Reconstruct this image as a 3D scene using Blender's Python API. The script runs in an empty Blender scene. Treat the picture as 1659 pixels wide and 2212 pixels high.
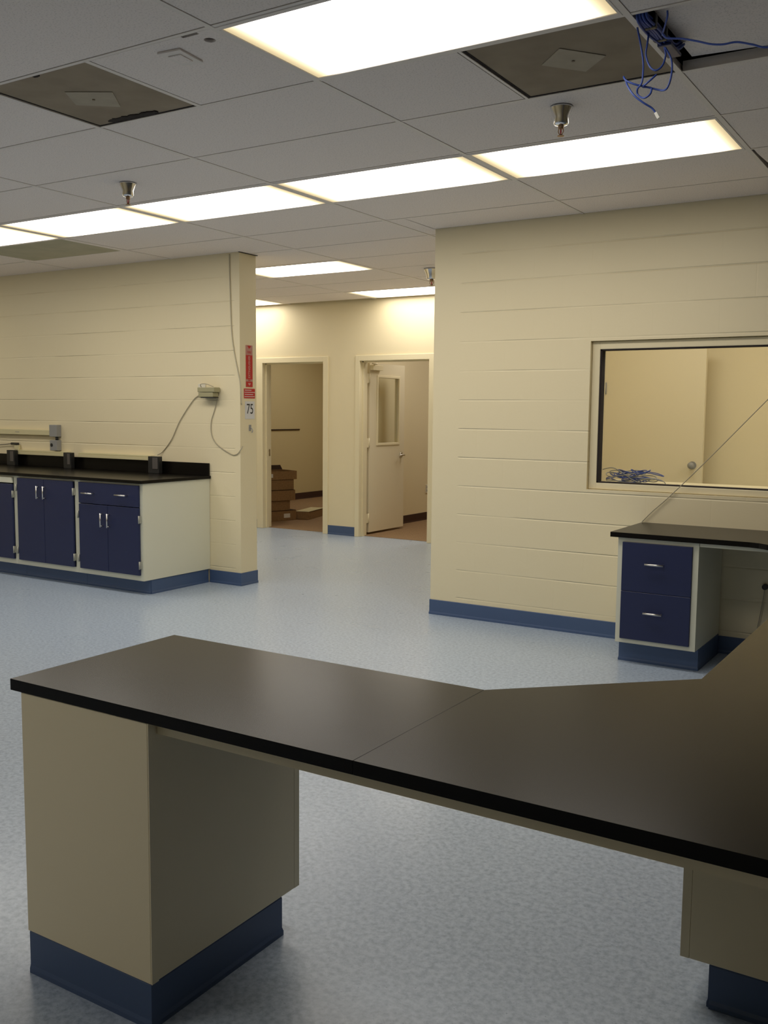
import bpy, bmesh, math, random
from mathutils import Vector, Matrix
random.seed(7)
C = bpy.context.scene.collection
SC = bpy.context.scene

# ------------------------------------------------------------------ camera
CAM_F, CAM_PITCH, CAM_YAW, CAM_ROLL, CAM_H = 2077.0, -5.932, 32.017, 0.524, 1.450
cd = bpy.data.cameras.new('camera'); cam = bpy.data.objects.new('camera', cd); C.objects.link(cam)
ya, pi_, ro = map(math.radians, (CAM_YAW, CAM_PITCH, CAM_ROLL))
fwd = Vector((-math.sin(ya)*math.cos(pi_), math.cos(ya)*math.cos(pi_), math.sin(pi_)))
rt = Vector((math.cos(ya), math.sin(ya), 0)); up = rt.cross(fwd)
r2 = rt*math.cos(ro) + up*math.sin(ro); u2 = -rt*math.sin(ro) + up*math.cos(ro)
cam.matrix_world = Matrix(((r2.x, u2.x, -fwd.x, 0), (r2.y, u2.y, -fwd.y, 0), (r2.z, u2.z, -fwd.z, CAM_H), (0, 0, 0, 1)))
cd.sensor_fit = 'VERTICAL'; cd.sensor_height = 36.0; cd.lens = CAM_F/2212*36.0
cd.clip_start = 0.05; cd.clip_end = 60
SC.camera = cam

# ------------------------------------------------------------------ world, exposure, light level
w = bpy.data.worlds.new('world'); SC.world = w; w.use_nodes = True
w.node_tree.nodes['Background'].inputs[0].default_value = (0.02, 0.02, 0.022, 1)
w.node_tree.nodes['Background'].inputs[1].default_value = 0.3
SC.view_settings.view_transform = 'Standard'; SC.view_settings.look = 'None'
SC.view_settings.gamma = 1.0; SC.view_settings.exposure = 1.0
SC.view_settings.use_curve_mapping = False
LAMP = 3.95                     # radiance of a troffer lens
LAMP_COL = (1.0, 0.935, 0.84)
SC.cycles.max_bounces = 8; SC.cycles.diffuse_bounces = 6; SC.cycles.caustics_reflective = False
SC.cycles.use_denoising = True; SC.cycles.sample_clamp_indirect = 4

# ------------------------------------------------------------------ the plan of the place (metres)
ZC = 2.718                      # ceiling underside
YL, YLB = 6.065, 6.271          # left block wall: front, back
YR, YRB = 5.996, 6.200          # right block wall
XL, XC = -5.186, -3.347         # ends of the two block walls
YD, YDB = 9.286, 9.430          # wall with the two doors
G0, R0, GX, GY = -3.497, 2.525, 1.219, 0.6096   # ceiling grid
gx = lambda k: G0 + GX*k
gy = lambda k: R0 + GY*k

# ------------------------------------------------------------------ materials
def mat(name, col, rough=0.5, metal=0.0, bump=None, var=None, spec=None, coat=None):
    m = bpy.data.materials.new(name); m.use_nodes = True
    nt = m.node_tree; b = nt.nodes['Principled BSDF']
    b.inputs['Base Color'].default_value = (*col, 1); b.inputs['Roughness'].default_value = rough
    b.inputs['Metallic'].default_value = metal
    if spec is not None: b.inputs['Specular IOR Level'].default_value = spec
    if coat: b.inputs['Coat Weight'].default_value = coat[0]; b.inputs['Coat Roughness'].default_value = coat[1]
    tc = nt.nodes.new('ShaderNodeTexCoord')
    if var:      # (scale, amount, detail)
        n = nt.nodes.new('ShaderNodeTexNoise'); n.inputs['Scale'].default_value = var[0]; n.inputs['Detail'].default_value = var[2] if len(var) > 2 else 3
        nt.links.new(tc.outputs['Object'], n.inputs['Vector'])
        r = nt.nodes.new('ShaderNodeValToRGB'); r.color_ramp.elements[0].position = .3; r.color_ramp.elements[1].position = .7
        r.color_ramp.elements[0].color = (*[c*(1-var[1]) for c in col], 1); r.color_ramp.elements[1].color = (*[min(1, c*(1+var[1])) for c in col], 1)
        nt.links.new(n.outputs['Fac'], r.inputs['Fac']); nt.links.new(r.outputs['Color'], b.inputs['Base Color'])
    if bump:     # (scale, strength, distance)
        n = nt.nodes.new('ShaderNodeTexNoise'); n.inputs['Scale'].default_value = bump[0]; n.inputs['Detail'].default_value = 4
        nt.links.new(tc.outputs['Object'], n.inputs['Vector'])
        bp = nt.nodes.new('ShaderNodeBump'); bp.inputs['Strength'].default_value = bump[1]; bp.inputs['Distance'].default_value = bump[2]
        nt.links.new(n.outputs['Fac'], bp.inputs['Height']); nt.links.new(bp.outputs['Normal'], b.inputs['Normal'])
    return m

def block_wall_mat(name, col, x_end, side, m0, z0=0.140):
    """painted concrete block: shallow tooled joints every 0.2 m, filled with paint near the wall's end (x_end)"""
    m = mat(name, col, 0.45); nt = m.node_tree; b = nt.nodes['Principled BSDF']
    N, L = nt.nodes, nt.links
    geo = N.new('ShaderNodeNewGeometry'); sep = N.new('ShaderNodeSeparateXYZ'); L.new(geo.outputs['Position'], sep.inputs[0])
    def M(op, a, bb=None, c=None):
        n = N.new('ShaderNodeMath'); n.operation = op
        for i, v in enumerate((a, bb, c)):
            if v is None: continue
            if isinstance(v, (int, float)): n.inputs[i].default_value = v
            else: L.new(v, n.inputs[i])
        return n.outputs[0]
    def groove(d, wd):   # 1 in the middle of the joint, 0 beyond wd
        n = N.new('ShaderNodeMapRange'); n.interpolation_type = 'SMOOTHSTEP'
        n.inputs['From Min'].default_value = wd; n.inputs['From Max'].default_value = 0
        L.new(d, n.inputs['Value']); return n.outputs['Result']
    zz = M('DIVIDE', M('SUBTRACT', sep.outputs['Z'], z0), 0.1995)
    dz = M('MULTIPLY', M('ABSOLUTE', M('SUBTRACT', M('FRACT', M('ADD', zz, 0.5)), 0.5)), 0.1995)
    row = M('FLOOR', zz); odd = M('MODULO', M('ABSOLUTE', row), 2)
    xx = M('ADD', M('DIVIDE', sep.outputs['X'], 0.4), M('MULTIPLY', odd, 0.5))
    dx = M('MULTIPLY', M('ABSOLUTE', M('SUBTRACT', M('FRACT', M('ADD', xx, 0.5)), 0.5)), 0.4)
    no = N.new('ShaderNodeTexNoise'); no.inputs['Scale'].default_value = 1.6; no.inputs['Detail'].default_value = 2
    L.new(geo.outputs['Position'], no.inputs['Vector'])
    wob = N.new('ShaderNodeMapRange'); wob.inputs['From Min'].default_value = .35; wob.inputs['From Max'].default_value = .6
    wob.inputs['To Min'].default_value = .15; L.new(no.outputs['Fac'], wob.inputs['Value'])
    end = N.new('ShaderNodeMapRange'); end.inputs['From Min'].default_value = m0; end.inputs['From Max'].default_value = m0+.02
    dist = M('MULTIPLY', M('SUBTRACT', sep.outputs['X'], x_end), side); L.new(dist, end.inputs['Value'])
    g = M('MULTIPLY', M('MULTIPLY', groove(dz, 0.007), wob.outputs['Result']), end.outputs['Result'])
    gv = M('MULTIPLY', M('MULTIPLY', groove(dx, 0.006), 0.10), end.outputs['Result'])
    fine = N.new('ShaderNodeTexNoise'); fine.inputs['Scale'].default_value = 60; fine.inputs['Detail'].default_value = 4
    L.new(geo.outputs['Position'], fine.inputs['Vector'])
    h = M('ADD', M('MULTIPLY', M('MAXIMUM', g, gv), -1.0), M('MULTIPLY', fine.outputs['Fac'], 0.10))
    bp = N.new('ShaderNodeBump'); bp.inputs['Strength'].default_value = 0.85; bp.inputs['Distance'].default_value = 0.0045
    L.new(h, bp.inputs['Height']); L.new(bp.outputs['Normal'], b.inputs['Normal'])
    return m

CREAM = (0.80, 0.705, 0.475)
M_blockL = block_wall_mat('painted_block_left', CREAM, XL, -1, .05)
M_blockR = block_wall_mat('painted_block_right', CREAM, XC, 1, .20)
M_wall = mat('painted_plaster', CREAM, 0.5, bump=(90, .15, .002))
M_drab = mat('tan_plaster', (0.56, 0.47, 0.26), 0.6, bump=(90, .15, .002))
M_trim = mat('cream_enamel', (0.80, 0.715, 0.49), 0.35)
M_leaf = mat('cream_door_paint', (0.77, 0.69, 0.50), 0.4)
M_cab = mat('offwhite_laminate', (0.72, 0.71, 0.57), 0.42)
M_ped = mat('beige_laminate', (0.84, 0.74, 0.51), 0.5, bump=(220, .08, .001))
M_navy = mat('navy_laminate', (0.013, 0.020, 0.076), 0.42)
M_cove = mat('blue_rubber_base', (0.064, 0.106, 0.212), 0.42)
M_cove2 = mat('brown_rubber_base', (0.045, 0.018, 0.014), 0.5)
M_black = mat('black_epoxy_top', (0.006, 0.005, 0.004), 0.25, spec=0.145)
M_blackp = mat('black_plastic', (0.02, 0.02, 0.02), 0.4)
M_steel = mat('brushed_steel', (0.72, 0.70, 0.66), 0.28, 1.0)
M_chrome = mat('chrome', (0.78, 0.78, 0.78), 0.16, 1.0)
M_brass = mat('dull_brass', (0.35, 0.22, 0.12), 0.4, 0.8)
M_grey = mat('grey_enamel', (0.30, 0.30, 0.29), 0.45)
M_hinge = mat('satin_hinge', (0.42, 0.42, 0.36), 0.5, 0.3)
M_dgrey = mat('dark_grey_plate', (0.10, 0.09, 0.085), 0.4)
M_race = mat('cream_raceway', (0.66, 0.60, 0.36), 0.4)
M_tbar = mat('grid_enamel', (0.80, 0.74, 0.69), 0.5)
M_dark = mat('dark_plenum', (0.03, 0.025, 0.02), 0.9)
M_blue = mat('blue_cable_jacket', (0.03, 0.07, 0.33), 0.45)
M_cordl = mat('cream_cord', (0.50, 0.45, 0.32), 0.55)
M_wire = mat('beige_cord', (0.40, 0.36, 0.26), 0.55)
M_clear = mat('clear_plug', (0.8, 0.8, 0.76), 0.25)
M_card = mat('cardboard', (0.29, 0.175, 0.08), 0.8, var=(40, .12))
M_dkbrown = mat('shade_and_rail_brown', (0.05, 0.03, 0.018), 0.95, spec=0.1)  # near-black: shade of carton gaps and interior put in the colour; also the rail
M_paper = mat('white_paper', (0.75, 0.74, 0.72), 0.6)
M_red = mat('red_vinyl', (0.50, 0.02, 0.02), 0.4)
M_white = mat('white_plastic', (0.72, 0.68, 0.56), 0.4)
M_ink = mat('black_ink', (0.02, 0.02, 0.02), 0.5)
M_adapter = mat('olive_plastic', (0.36, 0.33, 0.19), 0.45)

def tile_mat():
    m = mat('ceiling_tile', (0.66, 0.62, 0.55), 0.9); nt = m.node_tree; b = nt.nodes['Principled BSDF']
    geo = nt.nodes.new('ShaderNodeNewGeometry')
    n = nt.nodes.new('ShaderNodeTexNoise'); n.inputs['Scale'].default_value = 150; n.inputs['Detail'].default_value = 3
    nt.links.new(geo.outputs['Position'], n.inputs['Vector'])
    r = nt.nodes.new('ShaderNodeValToRGB')
    r.color_ramp.elements[0].position = .30; r.color_ramp.elements[0].color = (.66, .60, .56, 1)
    r.color_ramp.elements[1].position = .46; r.color_ramp.elements[1].color = (.88, .80, .75, 1)
    nt.links.new(n.outputs['Fac'], r.inputs['Fac']); nt.links.new(r.outputs['Color'], b.inputs['Base Color'])
    return m
M_tile = tile_mat()

def floor_mat():
    m = mat('blue_sheet_vinyl', (0.33, 0.40, 0.52), 0.3); nt = m.node_tree; b = nt.nodes['Principled BSDF']
    geo = nt.nodes.new('ShaderNodeNewGeometry')
    n = nt.nodes.new('ShaderNodeTexNoise'); n.inputs['Scale'].default_value = 55; n.inputs['Detail'].default_value = 3; n.inputs['Roughness'].default_value = .65
    nt.links.new(geo.outputs['Position'], n.inputs['Vector'])
    r = nt.nodes.new('ShaderNodeValToRGB'); e = r.color_ramp.elements
    e[0].position = .33; e[0].color = (.29, .355, .455, 1); e[1].position = .62; e[1].color = (.46, .54, .645, 1)
    k = e.new(.47); k.color = (.375, .450, .555, 1)
    nt.links.new(n.outputs['Fac'], r.inputs['Fac'])
    s = nt.nodes.new('ShaderNodeTexNoise'); s.inputs['Scale'].default_value = 130; s.inputs['Detail'].default_value = 2
    nt.links.new(geo.outputs['Position'], s.inputs['Vector'])
    rs = nt.nodes.new('ShaderNodeValToRGB'); rs.color_ramp.elements[0].position = .27; rs.color_ramp.elements[0].color = (1, 1, 1, 1)
    rs.color_ramp.elements[1].position = .33; rs.color_ramp.elements[1].color = (0, 0, 0, 1)
    nt.links.new(s.outputs['Fac'], rs.inputs['Fac'])
    mx = nt.nodes.new('ShaderNodeMix'); mx.data_type = 'RGBA'
    nt.links.new(rs.outputs['Color'], mx.inputs['Factor']); nt.links.new(r.outputs['Color'], mx.inputs[6]); mx.inputs[7].default_value = (.24, .30, .41, 1)
    nt.links.new(mx.outputs[2], b.inputs['Base Color'])
    g = nt.nodes.new('ShaderNodeTexNoise'); g.inputs['Scale'].default_value = 3; nt.links.new(geo.outputs['Position'], g.inputs['Vector'])
    mr = nt.nodes.new('ShaderNodeMapRange'); mr.inputs['To Min'].default_value = .25; mr.inputs['To Max'].default_value = .32
    nt.links.new(g.outputs['Fac'], mr.inputs['Value']); nt.links.new(mr.outputs['Result'], b.inputs['Roughness'])
    bp = nt.nodes.new('ShaderNodeBump'); bp.inputs['Strength'].default_value = .06; bp.inputs['Distance'].default_value = .003
    nt.links.new(n.outputs['Fac'], bp.inputs['Height']); nt.links.new(bp.outputs['Normal'], b.inputs['Normal'])
    return m
M_floor = floor_mat()
M_carpet = mat('brown_carpet', (0.27, 0.17, 0.085), 0.95, bump=(350, .6, .004), var=(120, .25))

def dusty_mat(name, a, bcol, scale):
    m = mat(name, a, 0.85); nt = m.node_tree; b = nt.nodes['Principled BSDF']
    geo = nt.nodes.new('ShaderNodeNewGeometry')
    n = nt.nodes.new('ShaderNodeTexNoise'); n.inputs['Scale'].default_value = scale; n.inputs['Detail'].default_value = 5
    nt.links.new(geo.outputs['Position'], n.inputs['Vector'])
    r = nt.nodes.new('ShaderNodeValToRGB'); r.color_ramp.elements[0].position = .35; r.color_ramp.elements[1].position = .7
    r.color_ramp.elements[0].color = (*a, 1); r.color_ramp.elements[1].color = (*bcol, 1)
    nt.links.new(n.outputs['Fac'], r.inputs['Fac']); nt.links.new(r.outputs['Color'], b.inputs['Base Color'])
    return m
M_dusty = dusty_mat('dusty_return_panel', (0.27, 0.215, 0.15), (0.34, 0.275, 0.195), 6)
M_dusty2 = dusty_mat('olive_return_grille', (0.42, 0.40, 0.28), (0.50, 0.46, 0.33), 5)
M_dusty3 = dusty_mat('pale_card', (0.37, 0.32, 0.24), (0.44, 0.38, 0.29), 9)
M_soot = mat('soot', (0.018, 0.012, 0.012), 0.95)

def glass_mat():
    m = bpy.data.materials.new('window_glass'); m.use_nodes = True; nt = m.node_tree; nt.nodes.clear()
    o = nt.nodes.new('ShaderNodeOutputMaterial'); mx = nt.nodes.new('ShaderNodeMixShader')
    t = nt.nodes.new('ShaderNodeBsdfTransparent'); t.inputs[0].default_value = (.95, .96, .94, 1)
    g = nt.nodes.new('ShaderNodeBsdfGlossy'); g.inputs['Roughness'].default_value = 0.02
    f = nt.nodes.new('ShaderNodeFresnel'); f.inputs['IOR'].default_value = 1.5
    geo = nt.nodes.new('ShaderNodeNewGeometry'); inv = nt.nodes.new('ShaderNodeMath'); inv.operation = 'SUBTRACT'; inv.inputs[0].default_value = 1
    nt.links.new(geo.outputs['Backfacing'], inv.inputs[1]); pr = nt.nodes.new('ShaderNodeMath'); pr.operation = 'MULTIPLY'
    nt.links.new(inv.outputs[0], pr.inputs[0]); nt.links.new(f.outputs[0], pr.inputs[1]); nt.links.new(pr.outputs[0], mx.inputs[0]); nt.links.new(t.outputs[0], mx.inputs[1]); nt.links.new(g.outputs[0], mx.inputs[2])
    nt.links.new(mx.outputs[0], o.inputs[0]); return m
M_glass = glass_mat()

def lens_mat():
    """prismatic lens over tubes that stop short of its ends: full in the middle, warmer and dimmer at the short ends"""
    m = bpy.data.materials.new('troffer_lens'); m.use_nodes = True; nt = m.node_tree; nt.nodes.clear(); N, L = nt.nodes, nt.links
    o = N.new('ShaderNodeOutputMaterial'); e = N.new('ShaderNodeEmission'); L.new(e.outputs[0], o.inputs[0])
    tc = N.new('ShaderNodeTexCoord'); s = N.new('ShaderNodeSeparateXYZ'); L.new(tc.outputs['Object'], s.inputs[0])
    def fall(out, half, band):
        a = N.new('ShaderNodeMath'); a.operation = 'ABSOLUTE'; L.new(out, a.inputs[0])
        r = N.new('ShaderNodeMapRange'); r.interpolation_type = 'SMOOTHSTEP'
        r.inputs['From Min'].default_value = half; r.inputs['From Max'].default_value = half-band; L.new(a.outputs[0], r.inputs['Value']); return r.outputs['Result']
    a, b = fall(s.outputs['X'], .605, .20), fall(s.outputs['Y'], .31, .035)
    p = N.new('ShaderNodeMath'); p.operation = 'MULTIPLY'; L.new(a, p.inputs[0]); L.new(b, p.inputs[1])
    pw = N.new('ShaderNodeMath'); pw.operation = 'POWER'; L.new(p.outputs[0], pw.inputs[0]); pw.inputs[1].default_value = 1.5; p = pw
    st = N.new('ShaderNodeMapRange'); st.inputs['To Min'].default_value = LAMP*.09; st.inputs['To Max'].default_value = LAMP; L.new(p.outputs[0], st.inputs['Value'])
    L.new(st.outputs['Result'], e.inputs['Strength'])
    r = N.new('ShaderNodeValToRGB'); r.color_ramp.elements[0].color = (1, .80, .46, 1); r.color_ramp.elements[1].color = (*LAMP_COL, 1); r.color_ramp.elements[1].position = .6
    L.new(p.outputs[0], r.inputs['Fac']); L.new(r.outputs['Color'], e.inputs['Color']); return m
M_lens = lens_mat()

# ------------------------------------------------------------------ helpers
def bx(bm, x0, y0, z0, x1, y1, z1, bev=0.0, seg=2):
    x0, x1 = min(x0, x1), max(x0, x1); y0, y1 = min(y0, y1), max(y0, y1); z0, z1 = min(z0, z1), max(z0, z1)
    v = [bm.verts.new(p) for p in ((x0,y0,z0),(x1,y0,z0),(x1,y1,z0),(x0,y1,z0),(x0,y0,z1),(x1,y0,z1),(x1,y1,z1),(x0,y1,z1))]
    fs = [bm.faces.new([v[i] for i in q]) for q in ((3,2,1,0),(4,5,6,7),(0,1,5,4),(1,2,6,5),(2,3,7,6),(3,0,4,7))]
    if bev > 0:
        es = list({e for f in fs for e in f.edges})
        bmesh.ops.bevel(bm, geom=es, offset=bev, segments=seg, affect='EDGES', profile=.5)
    return v

def prism(bm, poly, z0, z1, bev=0.0):
    a = [bm.verts.new((x, y, z0)) for x, y in poly]; b = [bm.verts.new((x, y, z1)) for x, y in poly]
    n = len(poly); fs = [bm.faces.new(a[::-1]), bm.faces.new(b)]
    for i in range(n): fs.append(bm.faces.new((a[i], a[(i+1) % n], b[(i+1) % n], b[i])))
    if bev > 0:
        bmesh.ops.bevel(bm, geom=list({e for f in fs for e in f.edges}), offset=bev, segments=2, affect='EDGES', profile=.5)

def tube(bm, pts, r, n=8, smooth=True):
    P = [Vector(p) for p in pts]
    if smooth and len(P) > 2:      # Catmull-Rom
        Q = []
        for i in range(len(P)-1):
            p0, p1, p2, p3 = P[max(i-1, 0)], P[i], P[i+1], P[min(i+2, len(P)-1)]
            for k in range(6):
                t = k/6; Q.append(.5*((2*p1)+(p2-p0)*t+(2*p0-5*p1+4*p2-p3)*t*t+(-p0+3*p1-3*p2+p3)*t**3))
        P = Q+[P[-1]]
    rings = []; t0 = (P[1]-P[0]).normalized(); u = t0.orthogonal().normalized()
    for i, p in enumerate(P):
        t = (P[min(i+1, len(P)-1)]-P[max(i-1, 0)]).normalized()
        u = (u-t*u.dot(t)).normalized(); v = t.cross(u)
        rings.append([bm.verts.new(p+(u*math.cos(2*math.pi*k/n)+v*math.sin(2*math.pi*k/n))*r) for k in range(n)])
    for a, b in zip(rings, rings[1:]):
        for k in range(n): bm.faces.new((a[k], a[(k+1) % n], b[(k+1) % n], b[k])).smooth = True
    bm.faces.new(rings[0][::-1]); bm.faces.new(rings[-1])

def lathe(bm, prof, cx, cy, n=32):
    rings = [[bm.verts.new((cx+r*math.cos(2*math.pi*k/n), cy+r*math.sin(2*math.pi*k/n), z)) for k in range(n)] for r, z in prof]
    for a, b in zip(rings, rings[1:]):
        for k in range(n): bm.faces.new((a[k], a[(k+1) % n], b[(k+1) % n], b[k])).smooth = True
    bm.faces.new(rings[0]); bm.faces.new(rings[-1][::-1])

def cove(bm, path, h=.108, t=.004, toe=.007):
    """rubber base along a path; the face looks to the right-hand side of the walking direction"""
    prof = [(0, 0), (toe, 0), (toe, .003), (t+.003, .012), (t, .022), (t, h-.003), (t*.5, h), (0, h)]
    P = [Vector(p) for p in path]; dirs = [(b-a).normalized() for a, b in zip(P, P[1:])]
    nr = [Vector((d.y, -d.x)) for d in dirs]; rings = []
    for i, p in enumerate(P):
        if i == 0: m = nr[0]
        elif i == len(P)-1: m = nr[-1]
        else:
            m = (nr[i-1]+nr[i]); m = m/max(.2, m.length_squared)*2
        rings.append([bm.verts.new((p.x+m.x*d, p.y+m.y*d, z)) for d, z in prof])
    n = len(prof)
    for a, b in zip(rings, rings[1:]):
        for k in range(n): bm.faces.new((a[k], a[(k+1) % n], b[(k+1) % n], b[k]))
    bm.faces.new(rings[0]); bm.faces.new(rings[-1][::-1])

def obj(name, bm, m, parent=None, origin=None):
    bmesh.ops.recalc_face_normals(bm, faces=bm.faces[:])
    me = bpy.data.meshes.new(name)
    pw = Vector((0, 0, 0))
    if parent is not None: pw = wpos(parent)
    o_w = Vector(origin) if origin is not None else pw
    bmesh.ops.translate(bm, verts=bm.verts[:], vec=-o_w)
    bm.to_mesh(me); bm.free(); me.materials.append(m)
    o = bpy.data.objects.new(name, me); C.objects.link(o)
    if parent is not None: o.parent = parent
    o.location = o_w-pw; return o

def wpos(o):
    p = Vector(o.location)
    while o.parent is not None: o = o.parent; p += Vector(o.location)
    return p

def box(name, m, parent, *a, **k):
    bm = bmesh.new(); bx(bm, *a, **k); return obj(name, bm, m, parent)

def tag(o, label, cat, group=None, kind=None):
    o['label'] = label; o['category'] = cat
    if group: o['group'] = group
    if kind: o['kind'] = kind
    return o
def thing(name, loc, label, cat, group=None):
    o = bpy.data.objects.new(name, None); o.empty_display_size = .1; C.objects.link(o); o.location = loc
    return tag(o, label, cat, group)
def struct(o, label=None, cat=None):
    o['kind'] = 'structure'
    if label: o['label'] = label; o['category'] = cat
    return o
def sempty(name, loc, label, cat):
    o = bpy.data.objects.new(name, None); C.objects.link(o); o.location = loc; return struct(o, label, cat)

def text(name, s, size, m, parent, loc, rot, align='CENTER', sx=1.0):
    cu = bpy.data.curves.new(name+'_font', 'FONT'); cu.body = s; cu.size = size; cu.extrude = .0004
    cu.align_x = align; cu.align_y = 'CENTER'
    t = bpy.data.objects.new(name, cu); C.objects.link(t)
    dg = bpy.context.evaluated_depsgraph_get(); me = bpy.data.meshes.new_from_object(t.evaluated_get(dg))
    bpy.data.objects.remove(t); me.materials.clear(); me.materials.append(m)
    o = bpy.data.objects.new(name, me); C.objects.link(o); o.parent = parent
    me.transform(Matrix.Diagonal((sx, 1, 1, 1))); me.transform(rot.to_4x4())
    o.location = Vector(loc)-wpos(parent); return o

def cut(o, cutter_bm):
    me = bpy.data.meshes.new('cutter'); bmesh.ops.recalc_face_normals(cutter_bm, faces=cutter_bm.faces[:]); cutter_bm.to_mesh(me); cutter_bm.free()
    c = bpy.data.objects.new('cutter', me); C.objects.link(c)
    md = o.modifiers.new('cut', 'BOOLEAN'); md.operation = 'DIFFERENCE'; md.object = c; md.solver = 'EXACT'
    dg = bpy.context.evaluated_depsgraph_get(); new = bpy.data.meshes.new_from_object(o.evaluated_get(dg))
    o.modifiers.clear(); o.data = new; bpy.data.objects.remove(c)

def copy_tree(o, parent=None):
    c = o.copy(); C.objects.link(c)
    if parent is not None: c.parent = parent
    for ch in [x for x in bpy.data.objects if x.parent == o]: copy_tree(ch, c)
    return c

# ------------------------------------------------------------------ STRUCTURE: floors
XW, XE, YS, ZD = -10.6, 7.4, -3.6, 3.35     # west, east, south limits of the lab; roof deck
struct(box('floor', M_floor, None, XW, YS, -.05, XE, YD+.10, 0), 'pale blue mottled sheet vinyl floor of the laboratory', 'floor')
struct(box('floor_back_rooms', M_carpet, None, XW, YD+.10, -.05, -3.2, 13.8, 0.004), 'brown carpet in the two rooms behind the doorways', 'carpet')
# ------------------------------------------------------------------ walls
def walls(name, m, boxes, label):
    bm = bmesh.new()
    for b in boxes: bx(bm, *b)
    return struct(obj(name, bm, m), label, 'wall')
walls('wall_left', M_blockL, [(XW, YL, 0, XL, YLB, ZD)], 'cream painted block wall behind the black-topped cabinets')
WX0, WX1, WZ0, WZ1 = -2.196, -0.15, 0.962, 1.915
walls('wall_right', M_blockR, [(XC, YR, 0, WX0, YRB, ZD), (WX0, YR, 0, WX1, YRB, WZ0), (WX0, YR, WZ1, WX1, YRB, ZD), (WX1, YR, 0, XE, YRB, ZD),
                               (XC, YRB, 0, XC+.2, YD, ZD)], 'cream painted block wall with the interior window')
D1 = (-7.573, -6.662, 2.030); D2 = (-6.146, -5.235, 2.030)
walls('wall_hall', M_wall, [(XW, YD, 0, D1[0]-.05, YDB, ZD), (D1[1]+.05, YD, 0, D2[0]-.05, YDB, ZD), (D2[1]+.05, YD, 0, XC, YDB, ZD),
                            (D1[0]-.05, YD, D1[2]+.05, D1[1]+.05, YDB, ZD), (D2[0]-.05, YD, D2[2]+.05, D2[1]+.05, YDB, ZD)], 'cream wall at the end of the passage with two doorways')
walls('wall_office', M_wall, [(-6.46, YDB, 0, -6.40, 13.68, ZD)], 'cream wall of the room behind the open door')
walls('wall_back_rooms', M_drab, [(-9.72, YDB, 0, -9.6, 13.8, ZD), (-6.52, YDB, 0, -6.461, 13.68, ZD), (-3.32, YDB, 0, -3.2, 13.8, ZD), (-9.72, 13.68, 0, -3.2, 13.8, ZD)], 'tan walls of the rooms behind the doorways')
walls('wall_window_room', M_wall, [(-3.147, YRB+.001, 0, -2.96, 8.5, 2.9), (-3.147, 8.5, 0, 1.6, 8.62, 2.9), (1.5, YRB+.001, 0, 1.6, 8.5, 2.9)], 'cream walls of the room seen through the window')
walls('wall_west', M_wall, [(XW-.12, YS, 0, XW, 13.8, ZD)], 'cream wall at the far left end of the laboratory')
walls('wall_east', M_wall, [(XE, YS, 0, XE+.12, YRB, ZD)], 'cream wall at the right end of the laboratory')
walls('wall_south', M_wall, [(XW-.12, YS-.12, 0, XE+.12, YS, ZD)], 'cream wall behind the viewer')
struct(box('floor_window_room', M_floor, None, -2.96, YRB, .0, 1.5, 8.5, .004), 'floor of the room behind the window', 'floor')

# ------------------------------------------------------------------ ceiling: lay-in tiles, grid, plenum
lights = {}     # (k, j) -> label
lights[(1, 0)] = 'large glowing ceiling light panel nearest the viewer, cut by the top edge of the photo'
lights[(1, 3)] = 'glowing ceiling light panel at the right end of the long row, behind the chrome sprinkler'
lights[(0, 3)] = 'glowing ceiling light panel second from the right in the long row'
lights[(-1, 3)] = 'glowing ceiling light panel third from the right in the long row, touching a sprinkler tip'
lights[(-2, 3)] = 'glowing ceiling light panel fourth from the right in the long row'
lights[(-3, 3)] = 'glowing ceiling light panel at the left picture edge, fifth in the long row'
lights[(-2, 7)] = 'glowing ceiling light panel over the passage, the nearer one beside the column'
lights[(-2, 10)] = 'glowing ceiling light panel over the passage just above the right doorway'
lights[(-4, 10)] = 'glowing ceiling light panel peeking out beside the column above the left doorway'
hidden = [(-5, 3), (-4, 7), (-5, -1), (-3, -1), (0, -5), (-3, -6)]
special = {(0, 0), (1, 1), (2, 1), (2, 4), (-3, 4)}
bm = bmesh.new(); J0, J1 = -10, 11
T = .0085; GAP = .0125
def tile_into(bm, x0, y0, x1, y1, z=ZC+.002): bx(bm, x0+GAP, y0+GAP, z, x1-GAP, y1-GAP, z+.016)
for k in range(-6, 10):
    for j in range(J0, J1):
        x0, x1, y0, y1 = gx(k), gx(k+1), gy(j), gy(j+1)
        if (k, j) in lights or (k, j) in hidden or (k, j) in special: continue
        x0, x1, y0, y1 = max(x0, XW), min(x1, XE), max(y0, YS), min(y1, YD)
        if k >= 0 and y1 > YR:
            if k == 0:
                if y0 < YR: tile_into(bm, max(x0, XC-.02), y0, x1, YR+.01)
                x1 = XC+.01
            elif y0 > YR: continue
            else: y1 = min(y1, YR+.01)
        if x1-x0 < .03 or y1-y0 < .03: continue
        tile_into(bm, x0, y0, x1, y1)
tile_into(bm, gx(1), gy(1), gx(1)+.6096, gy(2))
ceil = struct(obj('ceiling', bm, M_tile), 'grey-white lay-in tile ceiling', 'ceiling')
bm = bmesh.new(); bx(bm, gx(0)+.6096+GAP, gy(0)+GAP, ZC+.002, gx(1)-GAP, gy(1)-GAP, ZC+.018)
t2 = obj('pierced_tile', bm, M_tile, ceil)
c = bmesh.new(); lathe(c, [(.021, ZC-.02), (.021, ZC+.05)], -2.359, 2.612, 24); cut(t2, c)
c = bmesh.new(); bx(c, -2.425, 2.50, ZC-.02, -2.352, 2.552, ZC+.05); cut(t2, c)
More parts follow.
